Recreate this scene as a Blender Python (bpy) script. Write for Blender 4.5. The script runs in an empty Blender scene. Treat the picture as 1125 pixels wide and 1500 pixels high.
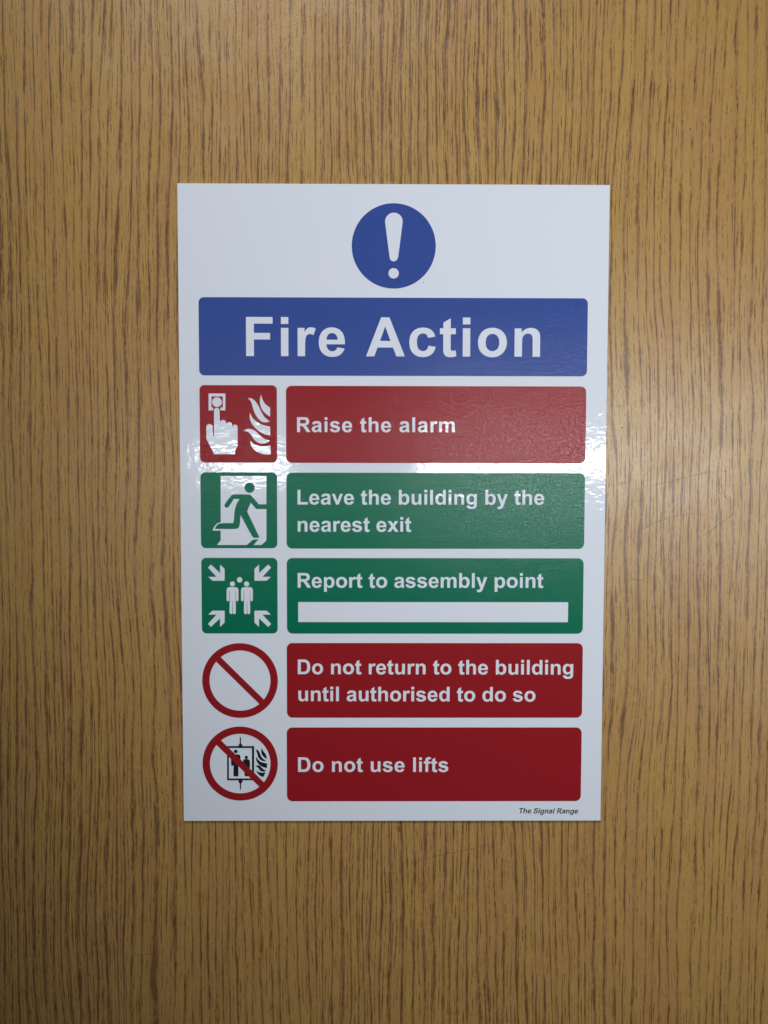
"""A printed safety notice stuck to a wood-grain laminate panel, close up."""
import bpy, math, random
from mathutils import Vector

MM = 0.001
random.seed(4)
S = bpy.context.scene

# ---------------------------------------------------------------- camera
cam_d = bpy.data.cameras.new("camera")
cam = bpy.data.objects.new("camera", cam_d)
S.collection.objects.link(cam)
S.camera = cam
cam_d.sensor_fit = 'VERTICAL'
cam_d.sensor_height = 36.0
cam_d.lens = 36.0 * 1127.0 / 1500.0
cam_d.clip_start = 0.01
cam_d.clip_end = 20.0
CAM = (-6.442, -362.117, 14.749)            # mm, notice centre is the origin, +Z up, the panel faces -Y
cam.location = [c * MM for c in CAM]


def aim_camera(pitch, yaw, roll):
    from mathutils import Matrix
    m = (Matrix.Rotation(yaw, 3, 'Z') @ Matrix.Rotation(pitch, 3, 'X') @ Matrix.Rotation(roll, 3, 'Y'))
    right, fwd, up = m.col[0], m.col[1], m.col[2]
    r = Matrix((right, up, -fwd)).transposed()
    cam.rotation_euler = r.to_euler()


aim_camera(-0.04543, -0.00585, -0.00179)

# ---------------------------------------------------------------- world and lamps
world = bpy.data.worlds.new("World")
S.world = world
world.use_nodes = True
bg = world.node_tree.nodes["Background"]
bg.inputs["Color"].default_value = (0.9, 0.95, 1.0, 1)
bg.inputs["Strength"].default_value = 0.03

S.view_settings.view_transform = 'Standard'
S.view_settings.look = 'None'
S.view_settings.exposure = 0.0
S.view_settings.gamma = 1.0
S.render.film_transparent = False


def lamp(name, x0, x1, z0, z1, y, power, color, target=None):
    """rectangular tube lamp or added fill; extents and distance in mm"""
    d = bpy.data.lights.new(name, 'AREA')
    d.shape = 'RECTANGLE'
    d.size = (x1 - x0) * MM
    d.size_y = (z1 - z0) * MM
    d.energy = power
    d.color = color
    o = bpy.data.objects.new(name, d)
    S.collection.objects.link(o)
    o.location = ((x0 + x1) / 2 * MM, y * MM, (z0 + z1) / 2 * MM)
    t = Vector(target) * MM if target else Vector((o.location.x, 0, o.location.z))
    o.rotation_euler = (t - o.location).to_track_quat('-Z', 'Y').to_euler()
    return o


TUBE = (0.93, 0.97, 1.0)
lamp("tube_lamp", -244, -133, 20, 50, -700, 0.10, TUBE).data.spread = math.radians(105)
lamp("tube_lamp", 50, 640, 18, 56, -700, 1.10, TUBE).data.spread = math.radians(105)

lamp("side_fill", 540, 700, -260, -60, -500, 0.55, (1.0, 0.985, 0.96), target=(150, 0, -170))  # added fill, no known source; lifts the lower right corner

spot_d = bpy.data.lights.new("falloff_spot", 'SPOT')  # added spot, no known fixture; its cone shapes the fade to lower left
spot_d.energy = 178.0
spot_d.color = (1.0, 0.985, 0.96)
spot_d.spot_size = math.radians(18.5)
spot_d.spot_blend = 1.0
spot_d.shadow_soft_size = 0.06
spot = bpy.data.objects.new("falloff_spot", spot_d)
S.collection.objects.link(spot)
spot.location = (-0.38, -1.1, 1.85)
spot.rotation_euler = (Vector((0.0, 0, 0.185)) - spot.location).to_track_quat('-Z', 'Y').to_euler()

# ---------------------------------------------------------------- drawing of the notice, mm from its centre (x, z[, corner])
D = {'cam': [-6.44164, 14.74929, 362.11686, -0.04543, -0.00585, -0.00179],
 'heading': [-90.69, 61.99, 90.54, 98.11],
 'icon1': [-90.65, 21.37, -54.5, 57.5],
 'panel1': [-50.28, 21.33, 90.37, 57.28],
 'icon2': [-90.56, -18.9, -54.62, 16.82],
 'panel2': [-50.22, -19.04, 90.32, 16.74],
 'icon3': [-90.51, -59.45, -54.61, -23.46],
 'panel3': [-50.22, -59.49, 90.22, -23.51],
 'slot': [-44.86, -53.98, 83.08, -44.42],
 'panel4': [-50.38, -99.92, 90.38, -64.0],
 'panel5': [-50.54, -140.49, 90.37, -104.64],
 'circle': [-19.45, 102.22, 19.4, 141.42],
 'ban1': [-90.55, -100.08, -54.69, -64.02],
 'ban1i': [-87.12, -96.62, -58.23, -67.65],
 'ban2': [-90.71, -140.1, -54.87, -104.14],
 'text': [('heading', 'Fire Action', [-68.74, 70.98, 68.43, 71.04, 18.06]), ('panel1', 'Raise the alarm', [-45.12, 35.73, 28.79, 35.79, 6.94]),
          ('panel2', 'Leave the building by the', [-45.04, 1.76, 71.16, 1.82, 6.97]), ('panel2', 'nearest exit', [-44.98, -11.05, 8.54, -11.04, 6.96]),
          ('panel3', 'Report to assembly point', [-45.07, -37.62, 71.21, -37.57, 7.01]), ('panel4', 'Do not return to the building', [-45.14, -78.93, 85.91, -79.12, 7.01]),
          ('panel4', 'until authorised to do so', [-44.93, -91.91, 68.07, -92.13, 7.0]), ('panel5', 'Do not use lifts', [-45.2, -126.15, 26.65, -126.22, 7.06]),
          ('sheet', 'The Signal Range', [60.52, -146.46, 89.47, -146.62, 2.54])],
 'callpoint_out': [(-86.37, 53.6, 1), (-78.56, 53.62, 1), (-78.62, 45.74, 1), (-80.91, 45.74, 1), (-80.9, 47.09, 1), (-79.8, 47.1, 1), (-79.76, 52.26, 1), (-85.03, 52.25, 1),
                   (-85.07, 47.08, 1), (-84.3, 47.09, 1), (-84.31, 45.73, 1), (-86.44, 45.73, 1)],
 'button': [(-82.5, 49.59, 0), (-80.24, 49.59, 0)],
 'hand': [(-83.99, 33.68, 1), (-83.89, 45.73, 0), (-83.84, 46.06, 0), (-83.58, 46.55, 0), (-83.14, 46.89, 0), (-82.6, 47.01, 0), (-82.07, 46.89, 0), (-81.63, 46.55, 0),
          (-81.38, 46.07, 0), (-81.34, 45.74, 0), (-81.21, 40.48, 1), (-81.05, 40.54, 0), (-80.59, 41.03, 0), (-79.96, 41.27, 0), (-79.3, 41.22, 0), (-78.72, 40.88, 0),
          (-78.36, 40.32, 0), (-78.11, 39.47, 1), (-77.91, 39.78, 0), (-77.47, 40.12, 0), (-76.93, 40.27, 0), (-76.37, 40.2, 0), (-75.89, 39.92, 0), (-75.56, 39.47, 0),
          (-75.4, 38.12, 1), (-75.19, 38.54, 0), (-74.79, 38.96, 0), (-74.24, 39.14, 0), (-73.67, 39.04, 0), (-73.22, 38.68, 0), (-72.99, 38.16, 0), (-72.98, 37.02, 0),
          (-73.03, 29.37, 1), (-74.24, 26.81, 1), (-74.34, 25.36, 1), (-84.14, 25.34, 1), (-84.56, 26.58, 1), (-87.41, 32.1, 1), (-87.57, 32.74, 0), (-87.53, 38.01, 0),
          (-87.48, 38.38, 0), (-87.18, 38.93, 0), (-86.68, 39.32, 0), (-86.07, 39.45, 0), (-85.46, 39.32, 0), (-84.96, 38.94, 0), (-84.68, 38.39, 0), (-84.59, 37.84, 0),
          (-84.5, 33.68, 1)],
 'flames1': [[(-61.9, 53.15, 1), (-61.19, 50.82, 0), (-59.92, 48.71, 0), (-57.68, 47.02, 1), (-57.7, 42.78, 1), (-59.95, 44.47, 0), (-61.64, 46.59, 0), (-62.39, 49.13, 0),
              (-62.38, 51.24, 0)],
             [(-68.12, 51.44, 1), (-66.42, 51.36, 0), (-64.6, 49.97, 0), (-63.12, 47.86, 0), (-61.94, 45.32, 0), (-60.38, 42.78, 0), (-57.84, 40.53, 1), (-59.54, 40.23, 0),
              (-61.46, 40.52, 0), (-63.36, 42.13, 0), (-64.84, 44.46, 0), (-65.68, 46.79, 0), (-66.3, 49.12, 0), (-67.02, 50.51, 0)],
             [(-67.05, 44.67, 1), (-66.21, 42.76, 0), (-64.44, 40.86, 0), (-61.68, 39.17, 0), (-57.72, 38.24, 1), (-57.74, 33.99, 1), (-60.64, 34.84, 0), (-63.18, 36.27, 0),
              (-65.3, 38.31, 0), (-66.78, 40.64, 0), (-67.28, 42.76, 0)],
             [(-70.21, 36.3, 1), (-68.5, 37.11, 0), (-66.59, 37.03, 0), (-64.46, 35.97, 0), (-62.35, 33.98, 0), (-60.14, 32.37, 0), (-57.75, 31.69, 1), (-59.38, 30.67, 0),
              (-61.51, 30.33, 0), (-63.64, 30.87, 0), (-65.34, 32.36, 0), (-66.82, 34.48, 0), (-68.09, 35.75, 0)],
             [(-67.13, 31.59, 1), (-65.35, 30.15, 0), (-62.59, 29.13, 0), (-60.03, 29.05, 0), (-57.59, 29.48, 1), (-57.62, 25.22, 1), (-60.69, 25.3, 0), (-63.24, 26.07, 0),
              (-65.37, 27.59, 0), (-66.63, 29.46, 0)]],
 'door': [(-81.03, 15.09, 1), (-59.59, 15.13, 1), (-59.74, -15.22, 1), (-62.11, -17.38, 1), (-83.08, -17.4, 1), (-81.26, -15.25, 1), (-81.23, -10.61, 1), (-85.08, -10.61, 1),
          (-84.64, -9.45, 1), (-83.91, -8.29, 1), (-83.13, -7.43, 1), (-82.27, -6.91, 1), (-81.2, -6.7, 1)],
 'runner_head': [(-67.48, 9.65, 0), (-65.04, 9.65, 0)],
 'runner': [(-75.97, 6.0, 0), (-74.9, 6.47, 0), (-69.34, 6.48, 0), (-67.63, 6.4, 0), (-66.56, 5.71, 0), (-63.16, 1.86, 1), (-59.44, 1.87, 1), (-59.45, -0.4, 1), (-64.16, -0.41, 1),
            (-64.89, 0.1, 0), (-67.01, 2.54, 1), (-68.75, -1.49, 1), (-62.95, -13.85, 1), (-65.61, -13.94, 0), (-66.55, -13.08, 0), (-71.84, -3.21, 1), (-72.34, -8.15, 0),
            (-72.95, -9.31, 0), (-74.15, -9.78, 0), (-83.92, -9.79, 1), (-83.35, -8.59, 0), (-82.27, -7.52, 0), (-80.77, -7.13, 0), (-75.33, -7.03, 1), (-74.98, -5.57, 0),
            (-74.7, -1.93, 0), (-73.77, 1.72, 0), (-72.22, 4.29, 1), (-74.91, 4.37, 1), (-77.16, 0.99, 0), (-78.02, 0.21, 0), (-79.04, 0.55, 0), (-79.34, 1.58, 0)],
 'shadow': [(-69.15, -17.52, 1), (-66.04, -14.8, 1), (-63.39, -14.71, 1), (-65.93, -17.51, 1)],
 'arrows': [[(-85.94, -26.65, 1), (-81.86, -30.58, 1), (-81.68, -30.45, 1), (-81.65, -26.65, 1), (-79.52, -28.72, 1), (-79.57, -34.33, 1), (-85.28, -34.34, 1), (-87.28, -32.48, 1),
             (-83.33, -32.48, 1), (-87.37, -28.08, 1)],
            [(-86.19, -56.31, 1), (-82.03, -52.36, 1), (-81.86, -52.49, 1), (-81.89, -56.31, 1), (-79.72, -54.22, 1), (-79.67, -48.58, 1), (-85.4, -48.58, 1), (-87.44, -50.45, 1),
             (-83.48, -50.45, 1), (-87.6, -54.88, 1)],
            [(-58.99, -26.62, 1), (-63.13, -30.56, 1), (-63.3, -30.43, 1), (-63.28, -26.63, 1), (-65.44, -28.7, 1), (-65.47, -34.32, 1), (-59.76, -34.31, 1), (-57.73, -32.45, 1),
             (-61.68, -32.46, 1), (-57.58, -28.04, 1)],
            [(-59.14, -56.3, 1), (-63.25, -52.34, 1), (-63.42, -52.47, 1), (-63.45, -56.3, 1), (-65.59, -54.21, 1), (-65.56, -48.57, 1), (-59.83, -48.56, 1), (-57.81, -50.43, 1),
             (-61.78, -50.43, 1), (-57.71, -54.86, 1)]],
 'heads': [[(-75.88, -35.84, 0), (-74.68, -35.84, 0)], [(-69.18, -35.84, 0), (-67.97, -35.83, 0)], [(-72.47, -33.89, 0), (-71.18, -33.89, 0)]],
 'people': [[(-78.65, -38.66, 1), (-78.3, -37.79, 1), (-77.44, -37.36, 1), (-74.26, -37.35, 1), (-73.4, -37.79, 1), (-73.06, -38.65, 1), (-73.1, -43.55, 1), (-73.4, -44.07, 1),
             (-73.92, -44.07, 1), (-74.22, -43.63, 1), (-74.31, -39.04, 1), (-74.44, -39.04, 1), (-74.39, -49.49, 1), (-74.65, -50.14, 1), (-75.43, -50.23, 1), (-75.77, -49.79, 1),
             (-75.77, -44.28, 1), (-75.9, -44.28, 1), (-75.98, -49.79, 1), (-76.33, -50.23, 1), (-77.02, -50.14, 1), (-77.36, -49.49, 1), (-77.15, -39.04, 1), (-77.32, -39.04, 1),
             (-77.49, -43.64, 1), (-77.79, -44.07, 1), (-78.35, -44.07, 1), (-78.69, -43.55, 1)],
            [(-71.86, -38.65, 1), (-71.51, -37.78, 1), (-70.65, -37.35, 1), (-67.47, -37.35, 1), (-66.61, -37.78, 1), (-66.27, -38.64, 1), (-66.3, -43.54, 1), (-66.6, -44.06, 1),
             (-67.12, -44.06, 1), (-67.42, -43.63, 1), (-67.52, -39.04, 1), (-67.65, -39.04, 1), (-67.58, -49.48, 1), (-67.85, -50.13, 1), (-68.62, -50.22, 1), (-68.96, -49.79, 1),
             (-68.97, -44.28, 1), (-69.1, -44.28, 1), (-69.18, -49.79, 1), (-69.53, -50.22, 1), (-70.22, -50.13, 1), (-70.56, -49.48, 1), (-70.36, -39.04, 1), (-70.53, -39.04, 1),
             (-70.69, -43.63, 1), (-70.99, -44.06, 1), (-71.55, -44.06, 1), (-71.89, -43.54, 1)]],
 'lift_frame': [[(-79.0, -113.64, 1), (-66.11, -113.64, 1), (-66.21, -130.26, 1), (-79.12, -130.25, 1)],
                [(-78.14, -114.56, 1), (-67.16, -114.57, 1), (-67.25, -129.37, 1), (-78.25, -129.36, 1)]],
 'rope': [[(-72.94, -109.28, 1), (-72.37, -109.28, 1), (-72.4, -112.49, 1), (-72.01, -112.67, 1), (-71.75, -113.11, 1), (-71.75, -113.73, 1), (-73.49, -113.73, 1),
           (-73.48, -113.11, 1), (-73.22, -112.67, 1), (-72.96, -112.49, 1)],
          [(-73.69, -130.16, 1), (-71.77, -130.16, 1), (-71.78, -131.05, 1), (-72.04, -131.49, 1), (-72.44, -131.67, 1), (-72.46, -134.77, 1), (-73.07, -134.77, 1),
           (-73.04, -131.67, 1), (-73.39, -131.49, 1), (-73.69, -131.05, 1)]],
 'lheads': [[(-74.89, -116.26, 0), (-74.0, -116.26, 0)], [(-69.85, -119.09, 0), (-69.07, -119.09, 0)]],
 'lpeople': [[(-77.02, -118.64, 0), (-76.35, -117.82, 0), (-73.46, -117.76, 0), (-72.74, -118.56, 0), (-72.77, -122.92, 0), (-73.32, -123.21, 0), (-73.72, -122.77, 1),
              (-73.76, -127.99, 0), (-74.11, -128.4, 0), (-74.63, -128.37, 0), (-74.89, -128.1, 1), (-75.27, -128.43, 0), (-75.85, -128.31, 0), (-76.02, -127.93, 0),
              (-75.98, -122.62, 1), (-76.3, -123.15, 0), (-76.83, -123.27, 0), (-77.11, -122.86, 0)],
             [(-71.45, -120.91, 0), (-70.81, -120.03, 0), (-68.99, -120.03, 0), (-68.21, -120.8, 0), (-68.23, -124.24, 0), (-68.58, -124.54, 0), (-68.87, -124.24, 1),
              (-68.89, -127.93, 0), (-69.24, -128.28, 0), (-69.76, -128.22, 1), (-70.4, -128.28, 0), (-70.74, -127.93, 0), (-70.75, -124.1, 1), (-71.13, -124.45, 0),
              (-71.47, -124.1, 0)]],
 'lflames': [[(-65.57, -115.35, 1), (-64.41, -115.62, 0), (-63.67, -116.44, 0), (-63.18, -117.77, 0), (-62.18, -119.53, 0), (-60.39, -120.8, 1), (-61.9, -120.92, 0),
              (-63.19, -120.21, 0), (-64.2, -118.94, 0), (-64.63, -117.32, 0), (-65.05, -116.21, 0)],
             [(-62.5, -114.44, 1), (-61.81, -116.0, 0), (-60.63, -117.62, 0), (-60.04, -119.92, 1), (-61.16, -119.24, 0), (-62.31, -117.91, 0), (-62.74, -116.3, 0)],
             [(-65.07, -118.85, 1), (-64.21, -120.27, 0), (-62.77, -121.39, 0), (-59.96, -122.1, 1), (-60.06, -124.34, 1), (-61.91, -123.8, 0), (-63.64, -122.77, 0),
              (-64.79, -121.3, 0), (-65.19, -119.97, 0)],
             [(-65.62, -123.51, 1), (-64.66, -122.98, 0), (-63.56, -123.13, 0), (-62.49, -124.16, 0), (-61.48, -125.07, 0), (-60.35, -125.46, 1), (-61.63, -126.02, 0),
              (-63.08, -125.72, 0), (-64.09, -124.45, 0), (-64.75, -123.74, 0)],
             [(-65.22, -125.28, 1), (-64.24, -126.1, 0), (-62.5, -126.52, 0), (-60.71, -126.22, 1), (-61.7, -128.64, 1), (-63.09, -128.17, 0), (-64.39, -127.05, 0)]],
 'excl': [(-4.01, 132.44, 0), (-4.03, 133.42, 0), (-3.81, 134.37, 0), (-3.36, 135.24, 0), (-2.71, 135.97, 0), (-1.91, 136.53, 0), (-0.98, 136.89, 0), (-0.0, 137.01, 0),
          (0.98, 136.89, 0), (1.91, 136.55, 0), (2.72, 135.99, 0), (3.37, 135.26, 0), (3.82, 134.39, 0), (4.05, 133.45, 0), (4.03, 132.47, 0), (2.02, 116.74, 0), (1.81, 116.31, 0),
          (1.59, 115.71, 0), (1.17, 115.22, 0), (0.61, 114.9, 0), (-0.02, 114.78, 0), (-0.66, 114.89, 0), (-1.22, 115.21, 0), (-1.64, 115.7, 0), (-1.86, 116.3, 0)],
 'excldot': [(-0.05, 109.3, 0), (2.35, 109.31, 0)],
 'scratches': [[(108.25, 8.19, 0), (113.37, 8.67, 0), (119.65, 10.41, 0), (124.36, 11.52, 0), (130.65, 12.55, 0), (135.35, 14.21, 0), (140.05, 15.32, 0), (144.76, 16.43, 0),
                (149.47, 17.54, 0), (152.01, 16.6, 0), (153.9, 13.38, 0)],
               [(102.39, -21.03, 0), (104.72, -18.26, 0), (108.25, -16.28, 0), (112.94, -12.87, 0), (116.06, -10.73, 0), (119.98, -8.75, 0), (123.5, -6.92, 0), (127.03, -5.58, 0),
                (131.36, -4.23, 0), (135.68, -2.96, 0), (139.62, -2.48, 0), (144.36, -2.39, 0), (149.12, -3.57, 0), (153.12, -5.54, 0)],
               [(153.5, 13.38, 0), (155.16, 9.84, 0), (157.22, 5.75, 0), (157.08, 1.18, 0)],
               [(145.0, -14.25, 0), (150.07, -10.68, 0), (155.52, -6.72, 0), (159.4, -3.55, 0), (162.13, -1.58, 0)], [(105.84, 11.33, 0), (107.8, 12.12, 0), (109.75, 12.91, 0)],
               [(112.5, -34.52, 0), (114.86, -33.32, 0), (117.64, -34.12, 0), (120.4, -32.92, 0)],
               [(9.03, -171.25, 0), (17.05, -169.02, 0), (24.35, -167.09, 0), (33.1, -165.46, 0), (41.85, -163.53, 0), (54.25, -161.61, 0)],
               [(-4.82, -185.74, 0), (-2.62, -185.29, 0), (-0.14, -185.14, 0)], [(-126.53, -216.85, 0), (-122.57, -216.41, 0), (-117.31, -216.24, 0), (-112.03, -215.71, 0)]],
 'specks': [(156.8, 17.71), (157.06, 5.91), (-36.99, -190.78), (30.18, -166.05), (64.61, -202.81), (-131.09, -11.13), (-155.68, -202.82), (-160.82, -221.76), (150.67, -56.53),
            (136.95, 175.84), (-138.51, 184.87), (107.78, 38.13)]}

# ---------------------------------------------------------------- materials
class NT:
    def __init__(self, name):
        self.m = bpy.data.materials.new(name)
        self.m.use_nodes = True
        self.t = self.m.node_tree
        self.n = self.t.nodes
        self.b = self.n["Principled BSDF"]

    def link(self, a, b):
        self.t.links.new(a, b)

    def val(self, sock, v):
        if hasattr(v, "is_linked") or isinstance(v, bpy.types.NodeSocket):
            self.link(v, sock)
        else:
            sock.default_value = v

    def math(self, op, a, b=0.0, c=0.0, clamp=False):
        n = self.n.new("ShaderNodeMath")
        n.operation = op
        n.use_clamp = clamp
        self.val(n.inputs[0], a); self.val(n.inputs[1], b); self.val(n.inputs[2], c)
        return n.outputs[0]

    def coords(self):
        """object coordinates in millimetres, split"""
        tc = self.n.new("ShaderNodeTexCoord")
        s = self.n.new("ShaderNodeVectorMath"); s.operation = 'SCALE'
        self.link(tc.outputs["Object"], s.inputs[0]); s.inputs["Scale"].default_value = 1000.0
        sp = self.n.new("ShaderNodeSeparateXYZ")
        self.link(s.outputs[0], sp.inputs[0])
        return s.outputs[0], sp.outputs[0], sp.outputs[1], sp.outputs[2]

    def vec(self, x, y, z):
        c = self.n.new("ShaderNodeCombineXYZ")
        self.val(c.inputs[0], x); self.val(c.inputs[1], y); self.val(c.inputs[2], z)
        return c.outputs[0]

    def noise(self, vec, scale=1.0, detail=2.0, rough=0.5, dist=0.0, color=False):
        n = self.n.new("ShaderNodeTexNoise")
        self.link(vec, n.inputs["Vector"])
        n.inputs["Scale"].default_value = scale
        n.inputs["Detail"].default_value = detail
        n.inputs["Roughness"].default_value = rough
        n.inputs["Distortion"].default_value = dist
        return n.outputs["Color" if color else "Fac"]

    def step(self, v, a, b, lo=0.0, hi=1.0):
        n = self.n.new("ShaderNodeMapRange")
        n.interpolation_type = 'SMOOTHSTEP'
        self.val(n.inputs[0], v)
        self.val(n.inputs[1], a); self.val(n.inputs[2], b)
        self.val(n.inputs[3], lo); self.val(n.inputs[4], hi)
        return n.outputs[0]

    def mix(self, f, a, b, mode='MIX'):
        n = self.n.new("ShaderNodeMix"); n.data_type = 'RGBA'; n.blend_type = mode
        self.val(n.inputs[0], f)
        for s, v in ((n.inputs[6], a), (n.inputs[7], b)):
            if isinstance(v, tuple):
                s.default_value = (*v, 1)
            else:
                self.link(v, s)
        return n.outputs[2]

    def bump(self, h, strength, dist, normal=None):
        n = self.n.new("ShaderNodeBump")
        self.val(n.inputs["Height"], h)
        n.inputs["Strength"].default_value = strength
        n.inputs["Distance"].default_value = dist
        if normal is not None:
            self.link(normal, n.inputs["Normal"])
        return n.outputs[0]


def wood_material():
    t = NT("oak_laminate")
    P, x, y, z = t.coords()
    M = t.math

    def n(fx, fz, seed, src=None, detail=2, rough=.5):
        return t.noise(t.vec(M('MULTIPLY', src if src is not None else x, fx), seed, M('MULTIPLY', z, fz)), 1, detail, rough)

    def wob(src, noise, amp):
        return M('MULTIPLY_ADD', M('SUBTRACT', noise, .5), amp, src)

    # slow wander of the grain, then ragged edges
    u = wob(x, n(0.018, 0.0045, 0.3), 16.0)
    u = wob(u, n(0.10, 0.016, 2.3), 2.6)
    u = wob(u, n(0.55, 0.07, 4.1), 0.7)
    ur = wob(u, n(3.0, 0.75, 8.1, detail=3, rough=.7), 0.42)
    reg = n(0.015, 0.008, 4.4)
    bold = M('ADD', t.step(reg, 0.35, 0.65, -0.05, 0.04), t.step(x, 40.0, 190.0, 0.015, -0.035))

    def lines(period, seed, zf, thr, gain, rag, drift_amp, jit):
        """dark lines along the grain: one per ring, each with its own width and breaks"""
        dr = n(0.04, 0.0015, seed, src=u)
        ph = M('MULTIPLY_ADD', ur, 1.0 / period, M('MULTIPLY', dr, drift_amp))
        rid = M('FLOOR', ph)
        fr = M('SUBTRACT', M('FRACT', ph), .5)
        key = M('MULTIPLY', rid, 5.37)
        jn = t.noise(t.vec(key, seed + 3.3, M('MULTIPLY', z, 0.03)), 1, 1, .5)
        fr = M('MULTIPLY_ADD', M('SUBTRACT', jn, .5), jit, fr)
        off = M('MULTIPLY', M('ABSOLUTE', fr), period)
        wn = t.noise(t.vec(key, seed + 8.1, M('MULTIPLY', z, zf)), 1, 3, .62)
        w = M('MULTIPLY', M('SUBTRACT', M('ADD', wn, bold), thr), gain)
        e = n(3.4, 0.42, seed + 1.0, src=ur, detail=3, rough=.65)
        w = M('MULTIPLY_ADD', M('SUBTRACT', e, .5), rag, w)
        return t.step(M('SUBTRACT', w, off), -0.03, 0.08), M('SUBTRACT', w, off)

    la, near = lines(4.3, 1.7, 0.052, 0.338, 1.80, 1.05, 3.5, 0.5)
    lb, _ = lines(1.75, 21.7, 0.085, 0.425, 1.20, 0.62, 5.0, 0.5)
    lc, _ = lines(0.95, 41.7, 0.130, 0.480, 0.85, 0.45, 6.0, 0.4)
    strand = t.step(n(3.6, 0.14, 21.7, src=ur, detail=3, rough=.6), 0.41, 0.50, 0.30, 1.0)
    dark = M('MAXIMUM', M('MULTIPLY', la, strand), M('MAXIMUM', M('MULTIPLY', lb, 0.9), M('MULTIPLY', lc, 0.7)))
    # ground colour: yellow and pinkish bands along the grain, fine fibre
    base = t.mix(t.step(n(0.16, 0.010, 5.5, src=u, detail=3, rough=.6), 0.35, 0.66), (0.380, 0.234, 0.065), (0.364, 0.203, 0.068))
    fib = n(1.6, 0.07, 9.9, src=ur, detail=3, rough=.6)
    base = t.mix(t.step(fib, 0.42, 0.72, 0.0, 0.35), base, (0.27, 0.140, 0.036))
    mott = n(1.1, 0.5, 2.2, detail=3, rough=.6)
    base = t.mix(t.step(mott, 0.42, 0.7, 0.0, 0.30), base, (0.46, 0.29, 0.090))
    cross = t.noise(t.vec(M('MULTIPLY', x, 0.30), 6.6, M('MULTIPLY', z, 0.22)), 1, 3, .6)
    base = t.mix(t.step(cross, 0.45, 0.75, 0.0, 0.22), base, (0.28, 0.148, 0.036))
    base = t.mix(t.step(near, -0.9, 0.1, 0.0, 0.38), base, (0.22, 0.110, 0.042))
    dk = t.mix(t.step(fib, .3, .7), (0.080, 0.032, 0.010), (0.135, 0.060, 0.024))
    t.link(t.mix(M('MULTIPLY', dark, 0.90), base, dk), t.b.inputs["Base Color"])
    # satin lacquer: pores slightly sunk, fine orange peel
    t.link(t.step(t.noise(P, 0.05, 2, .5), .3, .7, .31, .37), t.b.inputs["Roughness"])
    t.b.inputs["Specular IOR Level"].default_value = 0.75
    b = t.bump(t.noise(P, 1.1, 3, .65), 1.0, 0.00008)
    b = t.bump(M('SUBTRACT', 1.0, dark), 0.5, 0.00007, b)
    t.link(b, t.b.inputs["Normal"])
    return t.m


def white_film():
    """white vinyl under a clear laminate: the sheen, with its orange peel and creases, sits in the coat"""
    t = NT("white_gloss_film")
    P, x, y, z = t.coords()
    tint = t.noise(P, 0.02, 2, .5)
    t.link(t.mix(tint, (0.625, 0.682, 0.77), (0.65, 0.692, 0.78)), t.b.inputs["Base Color"])
    t.b.inputs["Roughness"].default_value = 0.6
    t.b.inputs["Specular IOR Level"].default_value = 0.0
    t.b.inputs["Coat Weight"].default_value = 1.0
    t.b.inputs["Coat Roughness"].default_value = 0.075
    n1 = t.noise(P, 0.05, 0, .5)
    n2 = t.noise(t.vec(t.math('MULTIPLY', x, 0.25), 0.0, t.math('MULTIPLY', z, 0.35)), 1, 1, .5, .5)
    n3 = t.noise(t.vec(t.math('MULTIPLY', x, 0.7), 4.0, t.math('MULTIPLY', z, 0.95)), 1, 1, .5, .4)
    b = t.bump(n1, 1.0, 0.00017)
    b = t.bump(n2, 1.0, 0.000065, b)
    b = t.bump(n3, 1.0, 0.000018, b)
    t.link(b, t.b.inputs["Coat Normal"])
    return t.m


def ink(name, col):
    """printed ink under the same laminate, matter and with a fine toothed grain"""
    t = NT(name)
    P, x, y, z = t.coords()
    g = t.noise(P, 2.2, 2, .6)
    c2 = tuple(min(1, v * 1.10 + 0.002) for v in col)
    t.link(t.mix(t.step(g, .35, .65), col, c2), t.b.inputs["Base Color"])
    t.b.inputs["Roughness"].default_value = 0.6
    t.b.inputs["Specular IOR Level"].default_value = 0.0
    t.b.inputs["Coat Weight"].default_value = 0.60
    t.b.inputs["Coat Roughness"].default_value = 0.21
    b = t.bump(t.noise(P, 0.06, 1, .5), 1.0, 0.00015)
    grain = t.noise(P, 1.15, 2, .65)
    b = t.bump(grain, 1.0, 0.00012, b)
    t.link(t.step(t.noise(P, 1.05, 3, .65), .40, .60, .15, .78), t.b.inputs["Coat Weight"])
    t.link(b, t.b.inputs["Coat Normal"])
    return t.m


def plain(name, col, rough):
    t = NT(name)
    P, x, y, z = t.coords()
    g = t.noise(P, 3.0, 2, .5)
    t.link(t.mix(g, col, tuple(v * 1.3 for v in col)), t.b.inputs["Base Color"])
    t.b.inputs["Roughness"].default_value = rough
    return t.m


WOOD = wood_material()
FILM = white_film()
BLUE = ink("blue_ink", (0.033, 0.066, 0.262))
RED = ink("red_ink", (0.235, 0.009, 0.014))
GREEN = ink("green_ink", (0.001, 0.125, 0.068))
BLACK = ink("black_ink", (0.010, 0.012, 0.020))
SCRATCH = plain("scratch_brown", (0.10, 0.06, 0.035), 0.6)
SPECK = plain("speck_brown", (0.05, 0.03, 0.018), 0.6)

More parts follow.
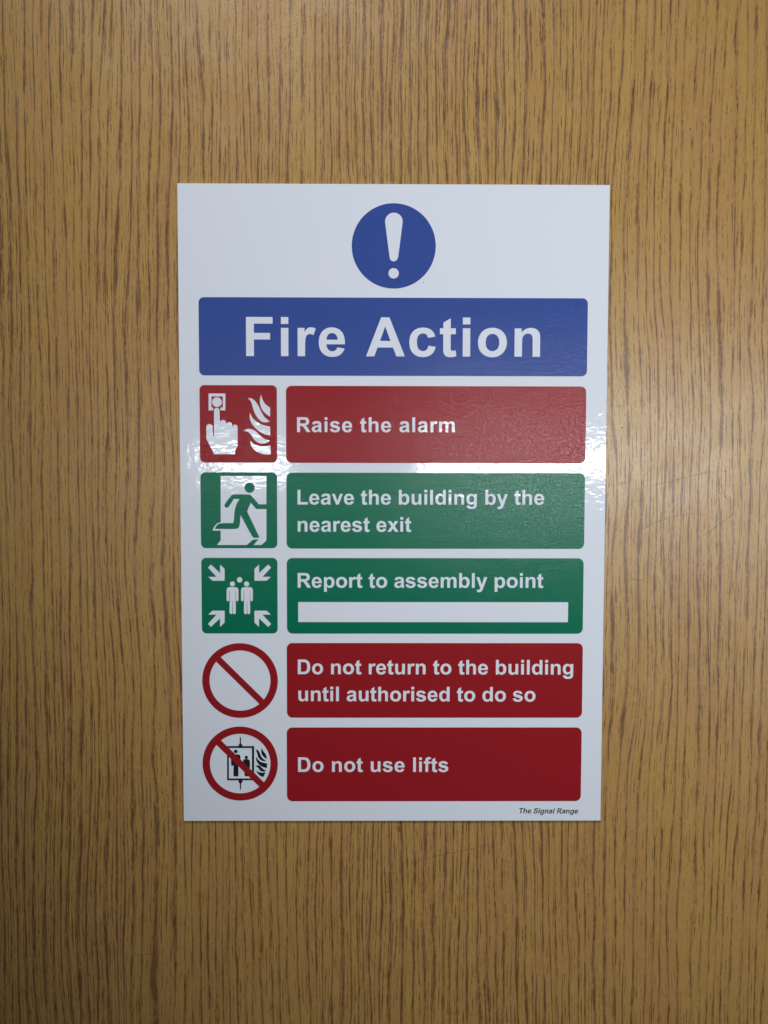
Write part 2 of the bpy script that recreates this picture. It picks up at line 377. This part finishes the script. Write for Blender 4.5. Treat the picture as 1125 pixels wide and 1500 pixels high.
# ---------------------------------------------------------------- helpers
def smooth(pts, n=5):
    """closed Catmull-Rom through (x, z, corner) points; corners stay sharp"""
    out = []
    m = len(pts)
    for i in range(m):
        p0, p1, p2, p3 = (pts[(i + k) % m] for k in (-1, 0, 1, 2))
        out.append((p1[0], p1[1]))
        if p1[2] and p2[2]:
            continue
        t1 = ((p2[0] - p0[0]) / 2, (p2[1] - p0[1]) / 2) if not p1[2] else ((p2[0] - p1[0]), (p2[1] - p1[1]))
        t2 = ((p3[0] - p1[0]) / 2, (p3[1] - p1[1]) / 2) if not p2[2] else ((p2[0] - p1[0]), (p2[1] - p1[1]))
        L = math.hypot(p2[0] - p1[0], p2[1] - p1[1])
        def lim(v):
            l = math.hypot(*v)
            return (v[0] * L / l, v[1] * L / l) if l > 1e-9 else v
        t1, t2 = lim(t1), lim(t2)
        for k in range(1, n):
            s = k / n
            h1 = 2 * s**3 - 3 * s**2 + 1; h2 = s**3 - 2 * s**2 + s
            h3 = -2 * s**3 + 3 * s**2; h4 = s**3 - s**2
            out.append((h1 * p1[0] + h2 * t1[0] + h3 * p2[0] + h4 * t2[0],
                        h1 * p1[1] + h2 * t1[1] + h3 * p2[1] + h4 * t2[1]))
    return out


def disc(c, r, n=72):
    return [(c[0] + r * math.cos(2 * math.pi * i / n), c[1] + r * math.sin(2 * math.pi * i / n)) for i in range(n)]


def round_box(b, r, n=8):
    x0, z0, x1, z1 = b
    if r <= 0:
        return [(x0, z0), (x1, z0), (x1, z1), (x0, z1)]
    out = []
    for cx, cz, a0 in ((x1 - r, z1 - r, 0), (x0 + r, z1 - r, 90), (x0 + r, z0 + r, 180), (x1 - r, z0 + r, 270)):
        for k in range(n + 1):
            a = math.radians(a0 + 90 * k / n)
            out.append((cx + r * math.cos(a), cz + r * math.sin(a)))
    return out


def link(o, parent):
    S.collection.objects.link(o)
    if parent is not None:
        o.parent = parent
    return o


def layer(name, loops, mat, level, parent, thick=0.02, offset=0.0):
    """closed outlines in mm (holes by even-odd) -> one thin printed layer; level 0 is the film face"""
    cu = bpy.data.curves.new(name, 'CURVE')
    cu.dimensions = '2D'
    cu.fill_mode = 'BOTH'
    cu.extrude = thick / 2
    cu.offset = offset
    for lp in loops:
        sp = cu.splines.new('POLY')
        sp.points.add(len(lp) - 1)
        for p, (x, z) in zip(sp.points, lp):
            p.co = (x, z, 0, 1)
        sp.use_cyclic_u = True
    tmp = bpy.data.objects.new(name, cu)
    me = bpy.data.meshes.new_from_object(tmp)
    bpy.data.objects.remove(tmp)
    bpy.data.curves.remove(cu)
    me.name = name
    yc = -(level * LAYER + thick / 2)
    for v in me.vertices:
        x, z, d = v.co
        v.co = (x * MM, (yc - d) * MM, z * MM)
    me.materials.clear()
    me.materials.append(mat)
    for p in me.polygons:
        p.use_smooth = False
    me.update()
    return link(bpy.data.objects.new(name, me), parent)


LAYER = 0.03


def slab(name, x0, x1, y0, y1, z0, z1, mat, parent=None, bevel=0.0, gx=1, gz=1):
    """box with a subdivided front and a small bevel; mm"""
    import bmesh
    bm = bmesh.new()
    bmesh.ops.create_cube(bm, size=1)
    for v in bm.verts:
        v.co = ((x0 if v.co.x < 0 else x1) * MM, (y0 if v.co.y < 0 else y1) * MM, (z0 if v.co.z < 0 else z1) * MM)
    if bevel:
        bmesh.ops.bevel(bm, geom=bm.edges[:], offset=bevel * MM, segments=2, affect='EDGES', profile=0.6)
    me = bpy.data.meshes.new(name)
    bm.to_mesh(me)
    bm.free()
    me.materials.append(mat)
    return link(bpy.data.objects.new(name, me), parent)


# ---------------------------------------------------------------- lettering: outlines of a bold grotesque, 2048 units per em
# tokens: "x y" points joined by lines; "q cx cy x y" a quadratic curve; "/" starts the next outline
GLYPHS = {
'F': (1251, "151 0 151 1466 1156 1466 1156 1218 447 1218 447 871 1059 871 1059 623 447 623 447 0"),
'A': (1479, "1471 0 1149 0 1021 333 435 333 314 0 0 0 571 1466 884 1466 / 926 580 724 1124 526 580"),
'L': (1251, "157 0 157 1454 453 1454 453 247 1189 247 1189 0"),
'T': (1251, "479 0 479 1218 44 1218 44 1466 1209 1466 1209 1218 775 1218 775 0"),
'D': (1479, "148 1466 689 1466 q 872 1466 968 1438 q 1097 1400 1189 1303 q 1281 1206 1329 1065 q 1377 925 1377 719 q 1377 538 1332 407 q 1277 247 1175 148 q 1098 73 967 31 q 869 0 705 0 148 0 / 444 1218 444 247 665 247 q 789 247 844 261 q 916 279 963 322 q 1011 365 1041 463 q 1071 562 1071 732 q 1071 902 1041 993 q 1011 1084 957 1135 q 903 1186 820 1204 q 758 1218 577 1218"),
'R': (1479, "150 0 150 1466 773 1466 q 1008 1466 1114 1426 q 1221 1387 1285 1286 q 1349 1185 1349 1055 q 1349 890 1252 782 q 1155 675 962 647 q 1058 591 1120 524 q 1183 457 1289 286 1468 0 1114 0 900 319 q 786 490 744 534 q 702 579 655 595 q 608 612 506 612 446 612 446 0 / 446 846 665 846 q 878 846 931 864 q 984 882 1014 926 q 1044 970 1044 1036 q 1044 1110 1004 1155 q 965 1201 893 1213 q 857 1218 677 1218 446 1218"),
'S': (1366, "74 477 362 505 q 388 360 467 292 q 547 224 682 224 q 825 224 897 284 q 970 345 970 426 q 970 478 939 514 q 909 551 833 578 q 781 596 596 642 q 358 701 262 787 q 127 908 127 1082 q 127 1194 190 1291 q 254 1389 373 1440 q 493 1491 662 1491 q 938 1491 1077 1370 q 1217 1249 1224 1047 928 1034 q 909 1147 846 1196 q 784 1246 659 1246 q 530 1246 457 1193 q 410 1159 410 1102 q 410 1050 454 1013 q 510 966 726 915 q 942 864 1045 809 q 1149 755 1207 660 q 1266 566 1266 427 q 1266 301 1196 191 q 1126 81 998 27 q 870 -26 679 -26 q 401 -26 252 102 q 103 231 74 477"),
'a': (1139, "357 738 102 784 q 145 938 250 1012 q 355 1086 562 1086 q 750 1086 842 1041 q 934 997 971 928 q 1009 860 1009 677 1006 349 q 1006 209 1019 142 q 1033 76 1070 0 792 0 q 781 28 765 83 q 758 108 755 116 q 683 46 601 11 q 519 -24 426 -24 q 262 -24 167 65 q 73 154 73 290 q 73 380 116 450 q 159 521 236 558 q 314 596 460 624 q 657 661 733 693 733 721 q 733 802 693 836 q 653 871 542 871 q 467 871 425 841 q 383 812 357 738 / 733 510 q 679 492 562 467 q 445 442 409 418 q 354 379 354 319 q 354 260 398 217 q 442 174 510 174 q 586 174 655 224 q 706 262 722 317 q 733 353 733 454"),
'b': (1251, "135 0 135 1466 416 1466 416 938 q 546 1086 724 1086 q 918 1086 1045 945 q 1172 805 1172 542 q 1172 270 1042 123 q 913 -24 728 -24 q 637 -24 548 21 q 460 67 396 156 396 0 / 414 554 q 414 389 466 310 q 539 198 660 198 q 753 198 818 277 q 884 357 884 528 q 884 710 818 790 q 752 871 649 871 q 548 871 481 792 q 414 714 414 554"),
'c': (1139, "1073 748 796 698 q 782 781 732 823 q 683 865 604 865 q 499 865 436 792 q 374 720 374 550 q 374 361 437 283 q 501 205 608 205 q 688 205 739 250 q 790 296 811 407 1087 360 q 1044 170 922 73 q 800 -24 595 -24 q 362 -24 223 123 q 85 270 85 530 q 85 793 224 939 q 363 1086 600 1086 q 794 1086 908 1002 q 1023 919 1073 748"),
'd': (1251, "1121 0 860 0 860 156 q 795 65 706 20 q 618 -24 528 -24 q 345 -24 214 123 q 84 271 84 535 q 84 805 211 945 q 338 1086 532 1086 q 710 1086 840 938 840 1466 1121 1466 / 371 554 q 371 384 418 308 q 486 198 608 198 q 705 198 773 280 q 841 363 841 527 q 841 710 775 790 q 709 871 606 871 q 506 871 438 791 q 371 712 371 554"),
'e': (1139, "762 338 1042 291 q 988 137 871 56 q 755 -24 580 -24 q 303 -24 170 157 q 65 302 65 523 q 65 787 203 936 q 341 1086 552 1086 q 789 1086 926 929 q 1063 773 1057 450 353 450 q 356 325 421 255 q 486 186 583 186 q 649 186 694 222 q 739 258 762 338 / 778 622 q 775 744 715 807 q 655 871 569 871 q 477 871 417 804 q 357 737 358 622"),
'f': (682, "24 1062 180 1062 180 1142 q 180 1276 208 1342 q 237 1408 313 1449 q 390 1491 507 1491 q 627 1491 742 1455 704 1259 q 637 1275 575 1275 q 514 1275 487 1246 q 461 1218 461 1137 461 1062 671 1062 671 841 461 841 461 0 180 0 180 841 24 841"),
'g': (1251, "121 -70 442 -109 q 450 -165 479 -186 q 519 -216 605 -216 q 715 -216 770 -183 q 807 -161 826 -112 q 839 -77 839 17 839 172 q 713 0 521 0 q 307 0 182 181 q 84 324 84 537 q 84 804 212 945 q 341 1086 532 1086 q 729 1086 857 913 857 1062 1120 1062 1120 109 q 1120 -79 1089 -172 q 1058 -265 1002 -318 q 946 -371 852 -401 q 759 -431 616 -431 q 346 -431 233 -338 q 120 -246 120 -104 q 120 -90 121 -70 / 372 553 q 372 384 437 305 q 503 227 599 227 q 702 227 773 307 q 844 388 844 546 q 844 711 776 791 q 708 871 604 871 q 503 871 437 792 q 372 714 372 553"),
'h': (1251, "428 1466 428 927 q 564 1086 753 1086 q 850 1086 928 1050 q 1006 1014 1045 958 q 1085 902 1099 834 q 1114 766 1114 623 1114 0 833 0 833 561 q 833 728 817 773 q 801 818 760 844 q 720 871 659 871 q 589 871 534 837 q 479 803 453 734 q 428 666 428 532 428 0 147 0 147 1466"),
'i': (569, "147 1206 147 1466 428 1466 428 1206 / 147 0 147 1062 428 1062 428 0"),
'l': (569, "147 0 147 1466 428 1466 428 0"),
'm': (1821, "126 1062 385 1062 385 917 q 524 1086 716 1086 q 818 1086 893 1044 q 968 1002 1016 917 q 1086 1002 1167 1044 q 1248 1086 1340 1086 q 1457 1086 1538 1038 q 1619 991 1659 899 q 1688 831 1688 679 1688 0 1407 0 1407 607 q 1407 765 1378 811 q 1339 871 1258 871 q 1199 871 1147 835 q 1095 799 1072 729 q 1049 660 1049 510 1049 0 768 0 768 582 q 768 737 753 782 q 738 827 706 849 q 675 871 621 871 q 556 871 504 836 q 452 801 429 735 q 407 669 407 516 407 0 126 0"),
'n': (1251, "1113 0 832 0 832 542 q 832 714 814 764 q 796 815 755 843 q 715 871 658 871 q 585 871 527 831 q 469 791 447 725 q 426 659 426 481 426 0 145 0 145 1062 406 1062 406 906 q 545 1086 756 1086 q 849 1086 926 1052 q 1003 1019 1042 967 q 1082 915 1097 849 q 1113 783 1113 660"),
'o': (1251, "82 546 q 82 686 151 817 q 220 948 346 1017 q 473 1086 629 1086 q 870 1086 1024 929 q 1178 773 1178 534 q 1178 293 1022 134 q 867 -24 631 -24 q 485 -24 352 42 q 220 108 151 235 q 82 363 82 546 / 370 531 q 370 373 445 289 q 520 205 630 205 q 740 205 814 289 q 889 373 889 533 q 889 689 814 773 q 740 857 630 857 q 520 857 445 773 q 370 689 370 531"),
'p': (1251, "139 1062 401 1062 401 906 q 452 986 539 1036 q 626 1086 732 1086 q 917 1086 1046 941 q 1175 796 1175 537 q 1175 271 1045 123 q 915 -24 730 -24 q 642 -24 570 11 q 499 46 420 131 420 -404 139 -404 / 417 549 q 417 370 488 284 q 559 199 661 199 q 759 199 824 277 q 889 356 889 535 q 889 702 822 783 q 755 864 656 864 q 553 864 485 784 q 417 705 417 549"),
'r': (797, "416 0 135 0 135 1062 396 1062 396 911 q 463 1018 516 1052 q 570 1086 638 1086 q 734 1086 823 1033 736 788 q 665 834 604 834 q 545 834 504 801 q 463 769 439 684 q 416 599 416 328"),
's': (1139, "48 303 330 346 q 348 264 403 221 q 458 179 557 179 q 666 179 721 219 q 758 247 758 294 q 758 326 738 347 q 717 367 644 384 q 304 459 213 521 q 87 607 87 760 q 87 898 196 992 q 305 1086 534 1086 q 752 1086 858 1015 q 964 944 1004 805 739 756 q 722 818 674 851 q 627 884 539 884 q 428 884 380 853 q 348 831 348 796 q 348 766 376 745 q 414 717 638 666 q 863 615 952 541 q 1040 466 1040 332 q 1040 186 918 81 q 796 -24 557 -24 q 340 -24 213 64 q 87 152 48 303"),
't': (682, "634 1062 634 838 442 838 442 410 q 442 280 447 258 q 453 237 472 223 q 492 209 520 209 q 559 209 633 236 657 18 q 559 -24 435 -24 q 359 -24 298 1 q 237 27 208 67 q 180 108 169 177 q 160 226 160 375 160 838 31 838 31 1062 160 1062 160 1273 442 1437 442 1062"),
'u': (1251, "847 0 847 159 q 789 74 694 25 q 600 -24 495 -24 q 388 -24 303 23 q 218 70 180 155 q 142 240 142 390 142 1062 423 1062 423 574 q 423 350 438 299 q 454 249 495 219 q 536 190 599 190 q 671 190 728 229 q 785 269 806 327 q 827 386 827 614 827 1062 1108 1062 1108 0"),
'v': (1139, "439 0 11 1062 306 1062 506 520 564 339 q 587 408 593 430 q 607 475 623 520 825 1062 1114 1062 692 0"),
'x': (1139, "12 0 395 547 28 1062 371 1062 562 768 760 1062 1090 1062 730 559 1123 0 778 0 562 329 344 0"),
'y': (1139, "14 1062 313 1062 567 308 815 1062 1106 1062 731 40 664 -145 q 627 -238 593 -287 q 560 -336 516 -366 q 473 -397 409 -414 q 346 -431 266 -431 q 185 -431 107 -414 82 -194 q 148 -207 201 -207 q 299 -207 346 -149 q 393 -92 418 -3"),
}


def outline(spec, n=4):
    loops = []
    for part in spec.split("/"):
        tk = part.split()
        pts = []
        i = 0
        while i < len(tk):
            if tk[i] == 'q':
                cx, cy, x, y = (float(v) for v in tk[i + 1:i + 5])
                x0, y0 = pts[-1]
                for k in range(1, n + 1):
                    s = k / n
                    pts.append(((1 - s)**2 * x0 + 2 * s * (1 - s) * cx + s * s * x,
                                (1 - s)**2 * y0 + 2 * s * (1 - s) * cy + s * s * y))
                i += 5
            else:
                pts.append((float(tk[i]), float(tk[i + 1])))
                i += 2
        if math.dist(pts[0], pts[-1]) < 2:
            pts.pop()
        loops.append(pts)
    return loops


OUT = {k: (w, outline(s)) for k, (w, s) in GLYPHS.items()}


def text_loops(s, x0, z0, x1, z1, cap, shear=0.0):
    k = cap / 1466.0
    ks = k
    xs = [p[0] for lp in OUT[s[0]][1] for p in lp]
    lsb = min(xs)
    last = max(p[0] for lp in OUT[s[-1]][1] for p in lp)
    adv = sum(569 if c == ' ' else OUT[c][0] for c in s[:-1])
    natural = (adv + last - lsb) * k
    if shear:                                  # the small slanted imprint is set narrow, without extra tracking
        ks = k * (x1 - x0 - 0.2 * cap) / natural
        natural = (adv + last - lsb) * ks
        track = 0.0
    else:
        track = (x1 - x0 - natural) / (len(s) - 1)
    x = x0 - lsb * ks
    loops = []
    for i, c in enumerate(s):
        if c == ' ':
            x += 569 * ks + track
            continue
        w, lps = OUT[c]
        zb = z0 + (z1 - z0) * (x - x0) / (x1 - x0)
        for lp in lps:
            loops.append([(x + px * ks + shear * pz * k, zb + pz * k) for px, pz in lp])
        x += w * ks + track
    return loops


# ---------------------------------------------------------------- the panel
panel = slab("wood_panel", -700, 700, 0.9, 38.9, -900, 900, WOOD)
panel["kind"] = "structure"
panel["label"] = "oak effect laminate panel with vertical brown grain behind the notice"


def ribbon(name, pts, width, mat, parent, y=0.9):
    """a hair-thin scratch or rub mark lying on the lacquer, tapering at both ends"""
    fine = []
    for i in range(len(pts) - 1):
        p0, p1, p2, p3 = pts[max(i - 1, 0)], pts[i], pts[i + 1], pts[min(i + 2, len(pts) - 1)]
        for k in range(5):
            s = k / 5
            fine.append(tuple(0.5 * (2 * p1[j] + (p2[j] - p0[j]) * s + (2 * p0[j] - 5 * p1[j] + 4 * p2[j] - p3[j]) * s * s
                              + (-p0[j] + 3 * p1[j] - 3 * p2[j] + p3[j]) * s**3) for j in (0, 1)))
    fine.append(pts[-1][:2])
    vs, fs = [], []
    n = len(fine)
    for i, (x, z) in enumerate(fine):
        a, b = fine[max(i - 1, 0)], fine[min(i + 1, n - 1)]
        dx, dz = b[0] - a[0], b[1] - a[1]
        l = math.hypot(dx, dz) or 1
        w = width * (0.25 + 0.75 * math.sin(math.pi * (i + 0.3) / n)) * random.uniform(0.45, 1.2) / 2
        nx, nz = -dz / l * w, dx / l * w
        vs += [((x + nx) * MM, (y - 0.004) * MM, (z + nz) * MM), (x * MM, (y - 0.02) * MM, z * MM), ((x - nx) * MM, (y - 0.004) * MM, (z - nz) * MM)]
        if i:
            o = 3 * i
            fs += [(o - 3, o, o + 1, o - 2), (o - 2, o + 1, o + 2, o - 1)]
    me = bpy.data.meshes.new(name)
    me.from_pydata(vs, [], fs)
    me.materials.append(mat)
    return link(bpy.data.objects.new(name, me), parent)


for i, s in enumerate(D['scratches']):
    ribbon("scratch", s, 0.22 if i < 4 else 0.28, SCRATCH, panel)
for x, z in D['specks']:
    r = random.uniform(0.2, 0.38)
    pts = [(x + r * (0.7 + 0.5 * random.random()) * math.cos(a * math.pi / 4), z + r * (0.6 + 0.6 * random.random()) * math.sin(a * math.pi / 4)) for a in range(8)]
    layer("speck", [pts], SPECK, -0.9 / LAYER + 0.1, panel, thick=0.02)

# ---------------------------------------------------------------- the notice
sign = bpy.data.objects.new("fire_action_notice", None)
S.collection.objects.link(sign)
sign["label"] = "white glossy fire action notice with blue heading, red and green instruction panels on the wood"
sign["category"] = "safety sign"

slab("sheet", -100, 100, 0.0, 0.9, -150, 150, FILM, sign, bevel=0.0)

L1, L2, L3 = 0.5, 1.5, 2.5        # print levels above the film face


def text(parent, key, s, t, mat=FILM, level=L2, shear=0.0, name="lettering", offset=0.0):
    o = layer(name, text_loops(s, *t, shear=shear), mat, level, parent, offset=offset)
    return o


# mandatory-action roundel
layer("speck", [disc((13.9, 105.2), 0.22, 10)], BLACK, 0.5, sign)
cx = (D['circle'][0] + D['circle'][2]) / 2
cz = (D['circle'][1] + D['circle'][3]) / 2
roundel = layer("blue_roundel", [disc((cx, cz), 19.5, 128)], BLUE, L1, sign)
ex = smooth(D['excl'], 3)
dot = D['excldot']
layer("exclamation_mark", [ex, disc(dot[0][:2], abs(dot[1][0] - dot[0][0]), 48)], FILM, L2, roundel)

heading = layer("heading_panel", [round_box(D['heading'], 2.5)], BLUE, L1, sign)
panels = {'heading': heading, 'sheet': sign}
for k, m, lab in (('panel1', RED, "red strip reading Raise the alarm"), ('panel2', GREEN, "green strip reading Leave the building by the nearest exit"),
             ('panel3', GREEN, "green strip with a blank white box"), ('panel4', RED, "red strip with two lines of lettering"),
             ('panel5', RED, "red strip reading Do not use lifts")):
    p = layer("instruction_panel", [round_box(D[k], 2.7)], m, L1, sign)
    p["label"] = lab
    panels[k] = p
layer("blank_box", [round_box(D['slot'], 0)], FILM, L2, panels['panel3'])
for k, s, t in D['text'][:-1]:
    text(panels[k], k, s, t)
text(sign, 'sheet', D['text'][-1][1], D['text'][-1][2], BLACK, L1, 0.2, "imprint_lettering", offset=0.012)


def rad(c):
    return math.hypot(c[1][0] - c[0][0], c[1][1] - c[0][1])


# raise-the-alarm pictogram
pic = layer("pictogram_panel", [round_box(D['icon1'], 2.3)], RED, L1, sign)
pic["label"] = "red square with hand pressing a call point beside flames"
layer("call_point_frame", [[p[:2] for p in D['callpoint_out']]], FILM, L2, pic)
layer("call_point_button", [disc(D['button'][0], rad(D['button']), 40)], FILM, L2, pic)
layer("hand_symbol", [smooth(D['hand'], 3)], FILM, L2, pic)
for f in D['flames1']:
    layer("flame_symbol", [smooth(f)], FILM, L2, pic)

# running-figure pictogram
pic = layer("pictogram_panel", [round_box(D['icon2'], 2.3)], GREEN, L1, sign)
pic["label"] = "green square with figure running out through a white doorway"
layer("doorway_symbol", [[p[:2] for p in D['door']]], FILM, L2, pic)
layer("figure_head", [disc(D['runner_head'][0], rad(D['runner_head']), 40)], GREEN, L3, pic)
layer("running_figure", [smooth(D['runner'], 4)], GREEN, L3, pic)
layer("figure_shadow", [[p[:2] for p in D['shadow']]], GREEN, L3, pic)

# assembly-point pictogram
pic = layer("pictogram_panel", [round_box(D['icon3'], 2.3)], GREEN, L1, sign)
pic["label"] = "green square with four arrows pointing at a group of figures"
for a in D['arrows']:
    layer("arrow_symbol", [[p[:2] for p in a]], FILM, L2, pic)
for h in D['heads']:
    layer("figure_head", [disc(h[0], rad(h), 32)], FILM, L2, pic)
for b in D['people']:
    layer("standing_figure", [[p[:2] for p in b]], FILM, L2, pic)


# prohibition roundels
def ban(box, level, label):
    c = ((box[0] + box[2]) / 2, (box[1] + box[3]) / 2)
    R, r, h = 17.95, 14.45, 1.55
    rg = layer("prohibition_ring", [disc(c, R, 128), disc(c, r, 128)], RED, level, sign)
    rg["label"] = label
    a = math.asin(h / (r + 0.6))
    rr = r + 0.6
    pts = []
    for base in (135, -45):
        for k in range(-3, 4):
            t = math.radians(base) + a * k / 3
            pts.append((c[0] + rr * math.cos(t), c[1] + rr * math.sin(t)))
    layer("diagonal_bar", [pts], RED, level + 0.12, rg)
    return rg


ban(D['ban1'], L1, "empty red ring with diagonal bar")
lift = ban(D['ban2'], L3, "red ring and bar over a black lift with two people and flames")
layer("lift_car", [[p[:2] for p in D['lift_frame'][0]], [p[:2] for p in D['lift_frame'][1]]], BLACK, L1, lift)
for r_ in D['rope']:
    layer("lift_rope", [smooth(r_, 2)], BLACK, L1 + 0.1, lift)
for h in D['lheads']:
    layer("figure_head", [disc(h[0], rad(h), 32)], BLACK, L1, lift)
for b in D['lpeople']:
    layer("passenger_figure", [smooth(b, 4)], BLACK, L1, lift)
for f in D['lflames']:
    layer("flame_symbol", [smooth(f)], BLACK, L1, lift)
